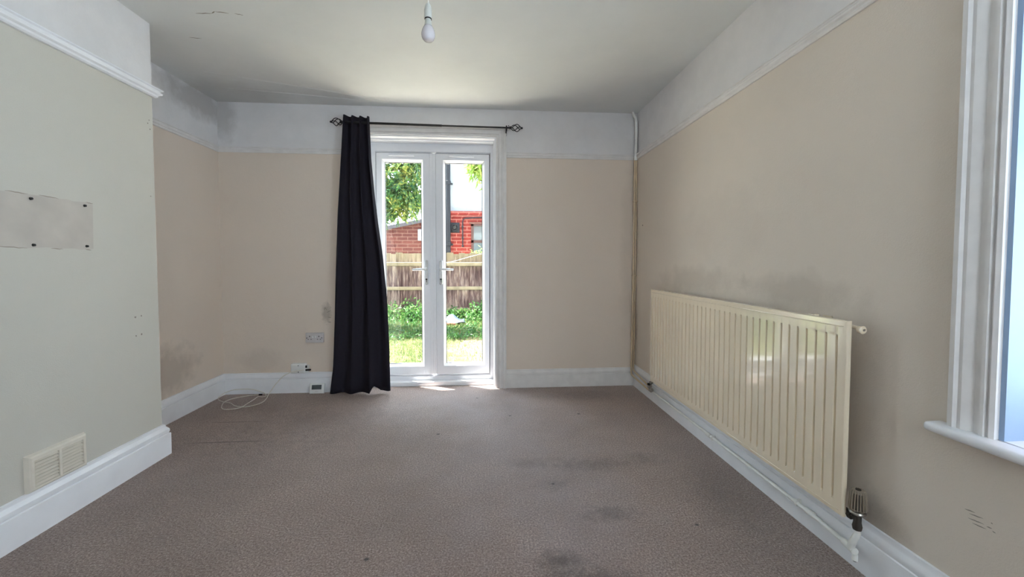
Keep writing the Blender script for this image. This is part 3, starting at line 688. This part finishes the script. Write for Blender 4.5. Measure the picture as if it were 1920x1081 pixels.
# ------------------------------------------------------------------ sockets, box, thermostat, cable
sk = thing('double_socket', (-1.468, D, .441), 'greyish white double plug socket on end wall left of curtain', 'socket')
sx0, sx1, sz0, sz1 = -1.543, -1.393, .441, .526
MB().bbox(sx0, sx1, D-.024, D, sz0, sz1, .004, 3).build('faceplate', M_grey_plastic, sk, smooth=35)
for cx in (sx0+.036, sx1-.036):
    MB().box(cx-.0035, cx+.0035, D-.0252, D-.0235, .4915, .5005).build('earth_slot', M_dark, sk)
    for dx in (-.012, .012): MB().box(cx+dx-.004, cx+dx+.004, D-.0252, D-.0235, .4685, .4735).build('pin_slot', M_dark, sk)
for cx in (-1.480, -1.456):
    MB().bbox(cx-.006, cx+.006, D-.029, D-.023, .482, .500, .002, rot=Matrix.Rotation(.12, 3, 'X')).build('rocker_switch', M_white_plastic, sk, smooth=35)
for cx in (sx0+.012, sx1-.012): MB().lathe([(.004, 0), (.004, -.002)], (cx, D-.0235, .483), 'y', 10).build('screw', M_screw, sk)

jb = thing('junction_box', (-1.60, D, .178), 'white junction box with trailing cable on top of skirting', 'junction box')
MB().bbox(-1.662, -1.540, D-.048, D, .178, .262, .008, 4).build('box_body', M_white_plastic, jb, smooth=35)
MB().bbox(-1.655, -1.547, D-.052, D-.046, .185, .255, .003, 3).build('cover', M_white_plastic, jb, smooth=35)
for z in (.248, .192): MB().lathe([(.0042, 0), (.0042, -.003), (.002, -.003)], (-1.595, D-.051, z), 'y', 10).build('cover_screw', M_screw, jb)
MB().bbox(-1.541, -1.523, D-.040, D, .184, .246, .004).build('side_module', M_white_plastic, jb, smooth=35)
MB().bbox(-1.540, -1.526, D-.046, D-.036, .226, .246, .002).bbox(-1.540, -1.496, D-.046, D-.030, .200, .214, .003).build('black_plug', M_dark, jb, smooth=35)

rt = Matrix.Rotation(math.radians(-14), 3, 'X')
th = thing('thermostat', (-1.44, D-.05, 0), 'small white wireless thermostat with grey screen leaning on skirting', 'thermostat')
pv = (-1.44, D-.058, .002)
MB().bbox(-1.503, -1.378, D-.070, D-.046, .002, .090, .008, 4, rt, pv).build('case', M_white_plastic, th, smooth=35)
MB().bbox(-1.490, -1.391, D-.048, D-.036, .010, .084, .004, 2, rt, pv).build('back_plate', M_grey_plastic, th, smooth=35)
MB().bbox(-1.483, -1.401, D-.0715, D-.069, .038, .076, .001, 1, rt, pv).build('screen', M_screen, th)
MB().box(-1.455, -1.430, D-.0708, D-.0695, .0185, .0215, rt, pv).build('badge_mark', M_grey_plastic, th, label='small grey printed maker mark')

CP = [(-1.545, 3.508, .212), (-1.60, 3.505, .206), (-1.648, 3.498, .198), (-1.70, 3.49, .172), (-1.729, 3.49, .148), (-1.78, 3.49, .09), (-1.815, 3.48, .035), (-1.826, 3.46, .008), (-1.807, 3.408, .006), (-1.79, 3.30, .006), (-1.855, 3.216, .006), (-1.95, 3.235, .007),
      (-2.03, 3.299, .010), (-2.14, 3.36, .006), (-2.20, 3.42, .010), (-2.205, 3.48, .022), (-2.18, 3.51, .036), (-2.119, 3.52, .049), (-2.02, 3.525, .050), (-1.953, 3.52, .040), (-1.875, 3.50, .020), (-1.83, 3.44, .014), (-1.855, 3.42, .014), (-1.891, 3.435, .012), (-1.885, 3.36, .012), (-1.889, 3.29, .010), (-1.896, 3.189, .008),
      (-1.981, 3.168, .006), (-2.045, 3.215, .006), (-2.09, 3.327, .013), (-2.066, 3.414, .010), (-1.985, 3.477, .008), (-1.912, 3.500, .008)]
def catmull(P, k=6):
    P = [Vector(p) for p in P]; out = []
    for i in range(len(P)-1):
        a, b, c, d = P[max(i-1, 0)], P[i], P[i+1], P[min(i+2, len(P)-1)]
        for j in range(k):
            t = j/k; out.append(.5*((2*b)+(c-a)*t+(2*a-5*b+4*c-d)*t*t+(3*b-3*c+d-a)*t**3))
    return out+[P[-1]]
ca = thing('cable', (-1.98, 3.35, 0), 'thin white cable loosely coiled on carpet in the left corner', 'cable')
cp_ = catmull(CP)
for p in cp_: p.z = max(p.z, .004)
MB().tube(cp_, .0030, 8).build('cord', M_cable, ca, smooth=60)
MB().bbox(-1.918, -1.892, 3.492, 3.506, .003, .013, .002).build('connector', M_dark, ca)

# ------------------------------------------------------------------ pendant light
pe = thing('pendant_light', (-.238, 1.8, H), 'bare white bulb hanging from ceiling on a thin flex', 'pendant light')
px, py = -.238, 1.8
MB().lathe([(.040, H), (.040, H-.012), (.030, H-.022), (.006, H-.028)], (px, py, 0), 'z', 24).build('ceiling_rose', M_holder, pe, smooth=40)
MB().tube([(px, py, H-.02), (px, py, 2.27)], .0028, 8).build('flex', M_holder, pe)
MB().lathe([(.003, 2.282), (.007, 2.281), (.0125, 2.272), (.0155, 2.258), (.0162, 2.253), (.0168, 2.2525), (.0168, 2.216), (.0140, 2.2155)], (px, py, 0), 'z', 28).build('lampholder', M_holder, pe, smooth=40)
MB().lathe([(.0155, 2.2165), (.0155, 2.2125), (.013, 2.212)], (px, py, 0), 'z', 24).build('holder_ring', M_dark, pe)
MB().lathe([(.0125, 2.215), (.0135, 2.205), (.0145, 2.195), (.0165, 2.184)], (px, py, 0), 'z', 28).build('bulb_collar', M_bulbneck, pe, smooth=60)
pf = [(.0164, 2.1845)]
for i in range(12):
    a = .70-i*(.70+PI/2)/11.5; pf.append((.030*math.cos(a), 2.148+.030*math.sin(a)+0*i))
MB().lathe([(.0165, 2.1845), (.0215, 2.176), (.0262, 2.165), (.0292, 2.154), (.0298, 2.146), (.0285, 2.137), (.025, 2.128), (.019, 2.121), (.011, 2.1175), (.003, 2.1168)], (px, py, 0), 'z', 32).build('bulb', M_bulb, pe, smooth=60)

# ================================================================== garden
GZ = -.15
struct(MB().box(-14, 12, 5.0, 9.6, GZ-.3, GZ), 'ground', M_lawn, 'lawn with green grass and a dried patch beyond the doors', 'ground')
struct(MB().box(-6, 5, WO, 5.0, GZ-.3, GZ-.005), 'ground_paving', M_paving, 'unseen pale paved strip right outside the glazed doors, added to bounce sun indoors', 'paving')  # out of view, added to throw sunlight up onto the ceiling
struct(MB().box(-14, 12, 9.6, 30, GZ-.3, GZ-.02), 'ground_beyond', M_paving, 'yard beyond the garden fence', 'ground')
# outer upper part of the own house
struct(MB().box(-6, 5, F, WO-.001, H+.12, H+3.2), 'wall_upper_storey', M_outbrick, 'upper storey of the house above the room', 'wall')
struct(MB().box(-6, -L-.1, WO-.12, WO-.001, -.3, H+.12), 'wall_outside_left', M_outbrick, 'outer brick wall left of the doors', 'wall')

def leaf_cloud(mb, n, blobs, ll=(.07, .14), ww=.28, droop=.3):
    for _ in range(n):
        c, rd = random.choice(blobs)
        d = Vector([random.gauss(0, 1) for _ in range(3)]).normalized()*random.random()**.45
        p = Vector(c)+Vector((d.x*rd[0], d.y*rd[1], d.z*rd[2]))
        t = Vector([random.gauss(0, 1) for _ in range(3)]).normalized(); t.z -= droop; t.normalize()
        s_ = t.orthogonal().normalized(); s_.rotate(Matrix.Rotation(random.uniform(0, 6.28), 3, t)); nn = t.cross(s_)
        l = random.uniform(*ll); w = l*ww/2; b = len(mb.v)
        mb.v += [tuple(p), tuple(p+t*l*.45+s_*w+nn*w*.3), tuple(p+t*l), tuple(p+t*l*.45-s_*w+nn*w*.3), tuple(p+t*l*.5)]
        mb.f += [(b, b+1, b+2, b+4), (b, b+4, b+2, b+3)]
    return mb
def raw_build(mb, name, mat, parent=None):
    off = Vector(parent['_w']) if parent else Vector((0, 0, 0))
    me = bpy.data.meshes.new(name); me.from_pydata([tuple(Vector(v)-off) for v in mb.v], [], mb.f); me.materials.append(mat)
    o = bpy.data.objects.new(name, me); COL.objects.link(o); o['_w'] = tuple(off)
    if parent: o.parent = parent
    return o

# tree left
t1 = thing('tree', (-2.9, 7.9, GZ), 'large leafy green tree seen through the left door pane', 'tree')
blobs = [((-1.9, 7.7, 3.0), (.75, .5, .75)), ((-1.35, 7.6, 2.9), (.35, .4, .7)), ((-1.6, 7.6, 2.3), (.5, .4, .35)), ((-2.6, 7.9, 3.4), (.9, .7, 1.0)), ((-2.3, 7.7, 2.2), (.6, .5, .5)), ((-1.5, 7.7, 3.8), (.6, .5, .6)), ((-3.2, 8, 4.2), (1.0, .8, .9))]
raw_build(leaf_cloud(MB(), 5200, blobs, (.14, .28), .24), 'foliage', M_leaf, t1)
MB().tube([(-2.9, 7.9, GZ), (-2.85, 7.9, 1.0), (-2.7, 7.9, 2.0), (-2.5, 7.85, 3.0), (-2.4, 7.9, 4.0)], [.14, .12, .10, .07, .04], 12).build('trunk', M_bark, t1, smooth=60)
for pts in ([(-2.75, 7.9, 1.8), (-2.2, 7.8, 2.5), (-1.5, 7.7, 3.2)], [(-2.6, 7.9, 2.4), (-2.0, 7.75, 2.7), (-1.4, 7.6, 2.6)], [(-2.5, 7.85, 3.0), (-2.0, 7.8, 3.5), (-1.6, 7.7, 4.0)], [(-2.6, 7.85, 2.5), (-3.1, 8, 3.4), (-3.3, 8, 4.3)]):
    MB().tube(pts, [.05, .03, .012], 8).build('branch', M_bark, t1, smooth=60)
t2 = thing('tree', (1.3, 7.3, GZ), 'overhanging bright green tree at top right of the right door pane', 'tree')
blobs2 = [((.15, 7.3, 2.95), (.38, .35, .5)), ((-.10, 7.25, 3.0), (.20, .22, .28)), ((.35, 7.3, 3.4), (.6, .5, .5)), ((.9, 7.4, 3.3), (.7, .5, .7)), ((1.5, 7.5, 3.6), (.8, .6, .8))]
raw_build(leaf_cloud(MB(), 2600, blobs2, (.12, .22), .26, .7), 'foliage', M_leaf2, t2)
MB().tube([(1.3, 7.3, GZ), (1.28, 7.3, 1.5), (1.15, 7.3, 2.6), (1.0, 7.35, 3.4)], [.11, .09, .07, .04], 12).build('trunk', M_bark, t2, smooth=60)
for pts in ([(1.2, 7.3, 2.2), (.7, 7.3, 2.9), (.1, 7.3, 3.1)], [(1.1, 7.35, 2.9), (1.4, 7.45, 3.4), (1.6, 7.5, 3.8)]):
    MB().tube(pts, [.04, .025, .01], 8).build('branch', M_bark, t2, smooth=60)

# fence
FYY = 9.0
fe = thing('fence', (-1.0, FYY, GZ), 'weathered wooden board fence across the end of the garden', 'fence')
x = -5.0; i = 0
while x < 4.0:
    w = random.uniform(.118, .14); top = 1.335+random.uniform(-.02, .025); lean = Matrix.Rotation(random.uniform(-.006, .006), 3, 'Y')
    yy = FYY+(.006 if i % 2 else .022)
    MB().box(x, x+w+.01, yy, yy+.014, GZ-.05, top, lean).build('fence_board', M_fence, fe)
    x += w; i += 1
for z0, z1 in ((1.055, 1.140), (.515, .592), (.03, .105)):
    MB().bbox(-5, 4, FYY-.045, FYY+.004, z0, z1, .008).build('fence_rail', M_rail, fe, smooth=40)
for px_ in (-3.9, -1.35, 1.1, 3.4):
    MB().bbox(px_-.05, px_+.05, FYY+.03, FYY+.13, GZ-.1, 1.30, .008).build('fence_post', M_rail, fe, smooth=40)

# weeds at the foot of the fence, lawn blades (uncountable)
wb = MB()
for _ in range(330):
    cx_ = random.uniform(-3.4, 1.6); wy = random.uniform(8.3, 8.95)
    if -.95 < cx_ < -.34: wy = max(wy, 8.72)
    h = random.uniform(.12, .42)*(1.25 if cx_ < -1.0 or cx_ > -.25 else .75)
    leaf_cloud(wb, 14, [((cx_, wy, GZ+h*.5), (.12, .10, h*.55))], (.05, .13), .35, -.4)
tag(raw_build(wb, 'weeds', M_weed), 'tangle of green weeds growing at the foot of the fence', 'weeds', kind='stuff')
gb = MB()
for _ in range(26000):
    gx = random.uniform(-3.4, 1.8); gy = random.uniform(5.02, 8.9)
    dry = ((gx-.35)/.95)**2+((gy-5.9)/1.7)**2 < 1
    if dry and random.random() < .8: continue
    h = random.uniform(.02, .07)*(1.6 if gy > 7.3 else 1); a = random.uniform(0, 6.28); w = .006; lx, ly = random.uniform(-.03, .03), random.uniform(-.03, .03); b = len(gb.v)
    gb.v += [(gx-w*math.cos(a), gy-w*math.sin(a), GZ-.002), (gx+w*math.cos(a), gy+w*math.sin(a), GZ-.002), (gx+lx, gy+ly, GZ+h)]; gb.f.append((b, b+1, b+2))
tag(raw_build(gb, 'grass', M_blade), 'short green lawn grass between the doors and the fence', 'grass', kind='stuff')

lw = MB()  # low weeds spread in dark green to carry the far lawn's shade
for _ in range(2600):
    wx, wy = random.uniform(-3.4, 1.8), random.uniform(6.6, 8.9)
    if -1.0 < wx < -.34 and 7.6 < wy < 8.75: continue
    leaf_cloud(lw, 4, [((wx, wy, GZ+.035), (.08, .08, .05))], (.04, .09), .35, -.3)
tag(raw_build(lw, 'low_weeds', M_weed), 'dark green low weeds standing in for the shade on the far half of the lawn', 'weeds', kind='stuff')

# crumpled plastic sheet lying by the weeds
mb = MB(); n = 14; sx, sy = -.66, 8.35
for j in range(n+1):
    for i in range(n+1):
        a, b = i/n, j/n
        z = GZ+.05+.11*math.exp(-((a-.45)/.28)**2-((b-.75)/.35)**2)+.015*math.sin(9*a+4*b)+.012*math.sin(13*b-5*a)
        mb.v.append((sx-.24+.50*a+.10*(1-b)*(a-.5), sy-.22+.45*b, z))
for j in range(n):
    for i in range(n): q = j*(n+1)+i; mb.f.append((q, q+1, q+n+2, q+n+1))
o = mb.build('plastic_sheet', M_sheet, smooth=40); tag(o, 'crumpled blue grey plastic sheet lying on grass near the fence', 'plastic sheet')
so = o.modifiers.new('thickness', 'SOLIDIFY'); so.thickness = .02
o = MB().bbox(-.86, -.56, 8.02, 8.11, GZ-.005, GZ+.055, .006).build('brick', M_brick_red, smooth=30); tag(o, 'loose red brick on the grass in front of the plastic sheet', 'brick')

# neighbouring buildings
BY = 12.0
nb1 = thing('outbuilding', (-3.0, BY, GZ), 'low brown brick outbuilding with dark sloping roof behind the left pane', 'building')
mb = MB(); xs0, xs1 = -6.0, -1.12
zt = lambda x: 2.10+(x+2.81)*.215
mb.add([(xs0, BY, GZ), (xs1, BY, GZ), (xs1, BY, zt(xs1)), (xs0, BY, zt(xs0)), (xs0, BY+3, GZ), (xs1, BY+3, GZ), (xs1, BY+3, zt(xs1)), (xs0, BY+3, zt(xs0))], [(0, 1, 2, 3), (4, 5, 6, 7), (1, 5, 6, 2), (0, 4, 7, 3), (3, 2, 6, 7)])
mb.build('brick_wall', M_brick_brown, nb1)
mb = MB(); mb.add([(xs0-.1, BY-.14, zt(xs0)), (xs1+.04, BY-.14, zt(xs1)), (xs1+.04, BY-.14, zt(xs1)+.10), (xs0-.1, BY-.14, zt(xs0)+.10), (xs0-.1, BY+3.1, zt(xs0)), (xs1+.04, BY+3.1, zt(xs1)), (xs1+.04, BY+3.1, zt(xs1)+.10), (xs0-.1, BY+3.1, zt(xs0)+.10)], [(0, 1, 2, 3), (4, 5, 6, 7), (1, 5, 6, 2), (0, 4, 7, 3), (3, 2, 6, 7), (0, 1, 5, 4)])
mb.build('roof', M_slate, nb1)
MB().bbox(-1.93, -1.66, BY-.03, BY+.01, 1.78, 2.12, .01).build('wall_vent', M_render, nb1, smooth=30)
nb2 = thing('house', (.8, BY, GZ), 'neighbouring house with red brick below white render behind right pane', 'house')
MB().box(-1.06, 3.2, BY-.03, BY+4, GZ, 2.48).build('brick_wall', M_brick_red, nb2)
MB().box(-1.08, 3.2, BY-.06, BY+.02, 2.48, 2.56).box(-1.10, 3.2, BY-.09, BY+.02, 2.56, 2.66).build('brick_band', M_brick_red, nb2)
MB().box(-1.06, 3.2, BY, BY+4, 2.66, 6.2).build('rendered_wall', M_render, nb2)
wf = MB()
for x0_, x1_, z0_, z1_ in ((-.345, -.275, 1.2, 2.28), (.45, .52, 1.2, 2.28), (-.345, .52, 2.22, 2.28), (-.345, .52, 1.72, 1.80), (-.345, .52, 1.2, 1.26), (.07, .13, 1.2, 2.28)): wf.box(x0_, x1_, BY-.07, BY-.02, z0_, z1_)
w_ = wf.build('window', M_winf, nb2)
MB().box(-.30, .48, BY-.05, BY-.045, 1.2, 2.25).build('pane', M_darkglass, w_)
MB().box(-.40, .57, BY-.08, BY-.025, 2.28, 2.34).build('lintel', M_brick_brown, nb2)

dp = thing('drainpipe', (-1.02, BY-.12, GZ), 'thick dark grey drainpipe between the outbuilding and the house', 'drainpipe')
MB().tube([(-1.02, BY-.13, GZ), (-1.02, BY-.13, 6.0)], .068, 16).build('pipe', M_lead, dp, smooth=50)
for z in (.6, 1.62, 3.42, 5.1): MB().lathe([(.068, z), (.085, z+.01), (.085, z+.11), (.068, z+.12)], (-1.02, BY-.13, 0), 'z', 16).box(-1.15, -.89, BY-.08, BY-.03, z+.02, z+.07).build('collar', M_lead, dp, smooth=40)
MB().tube([(-1.13, BY-.11, GZ), (-1.13, BY-.11, 2.9), (-1.09, BY-.12, 3.05), (-1.05, BY-.13, 3.15)], .028, 12).build('side_pipe', M_lead, dp, smooth=50)
fl = thing('flue_vent', (-.82, BY-.03, 2.08), 'grey square flue plate with round outlet on the red brick', 'flue')
MB().bbox(-.97, -.69, BY-.05, BY-.03, 2.02, 2.32, .01).build('back_plate', M_lead, fl, smooth=30)
MB().lathe([(.085, 0), (.10, -.02), (.10, -.09), (.08, -.09), (.07, -.04), (.02, -.04)], (-.83, BY-.05, 2.17), 'y', 24).build('outlet', M_lead, fl, smooth=40)
MB().lathe([(.045, 0), (.045, -.11), (.03, -.11)], (-.83, BY-.05, 2.17), 'y', 16).build('inner_cap', M_dark, fl, smooth=40)
wp = thing('waste_pipe', (-.55, BY-.06, 1.7), 'thin grey pipe running across then down the red brick', 'pipe')
MB().tube([(.7, BY-.07, 2.50), (-.2, BY-.07, 2.47), (-.52, BY-.07, 2.45), (-.585, BY-.07, 2.41), (-.60, BY-.07, 2.35), (-.60, BY-.07, 1.62)], .018, 10).build('pipe', M_lead, wp, smooth=50)
for z in (2.2, 1.86, 1.62): MB().bbox(-.63, -.57, BY-.10, BY-.03, z-.025, z+.025, .006).build('pipe_clip', M_lead, wp, smooth=40)
bs = thing('shrub', (.05, 10.6, GZ), 'light green shrub showing above the fence under the house window', 'shrub')
raw_build(leaf_cloud(MB(), 900, [((.05, 10.4, 1.30), (.42, .3, .28)), ((.4, 10.5, 1.35), (.4, .3, .36)), ((.15, 10.5, .6), (.5, .4, .6))], (.05, .11), .4, 0), 'foliage', M_leaf2, bs)
MB().tube([(.1, 10.5, GZ), (.12, 10.5, .6), (.08, 10.45, 1.3)], [.04, .03, .015], 8).build('stem', M_bark, bs)
o = MB().tube(catmull([(-1.2, 8.93, 1.08), (-.7, 8.92, 1.15), (-.3, 8.92, 1.26), (.1, 8.95, 1.36), (.6, 8.98, 1.45)]), .0022, 6).build('washing_line', M_trimw); tag(o, 'thin white line strung along the top of the fence', 'washing line')

for o in bpy.data.objects:
    if '_w' in o: del o['_w']
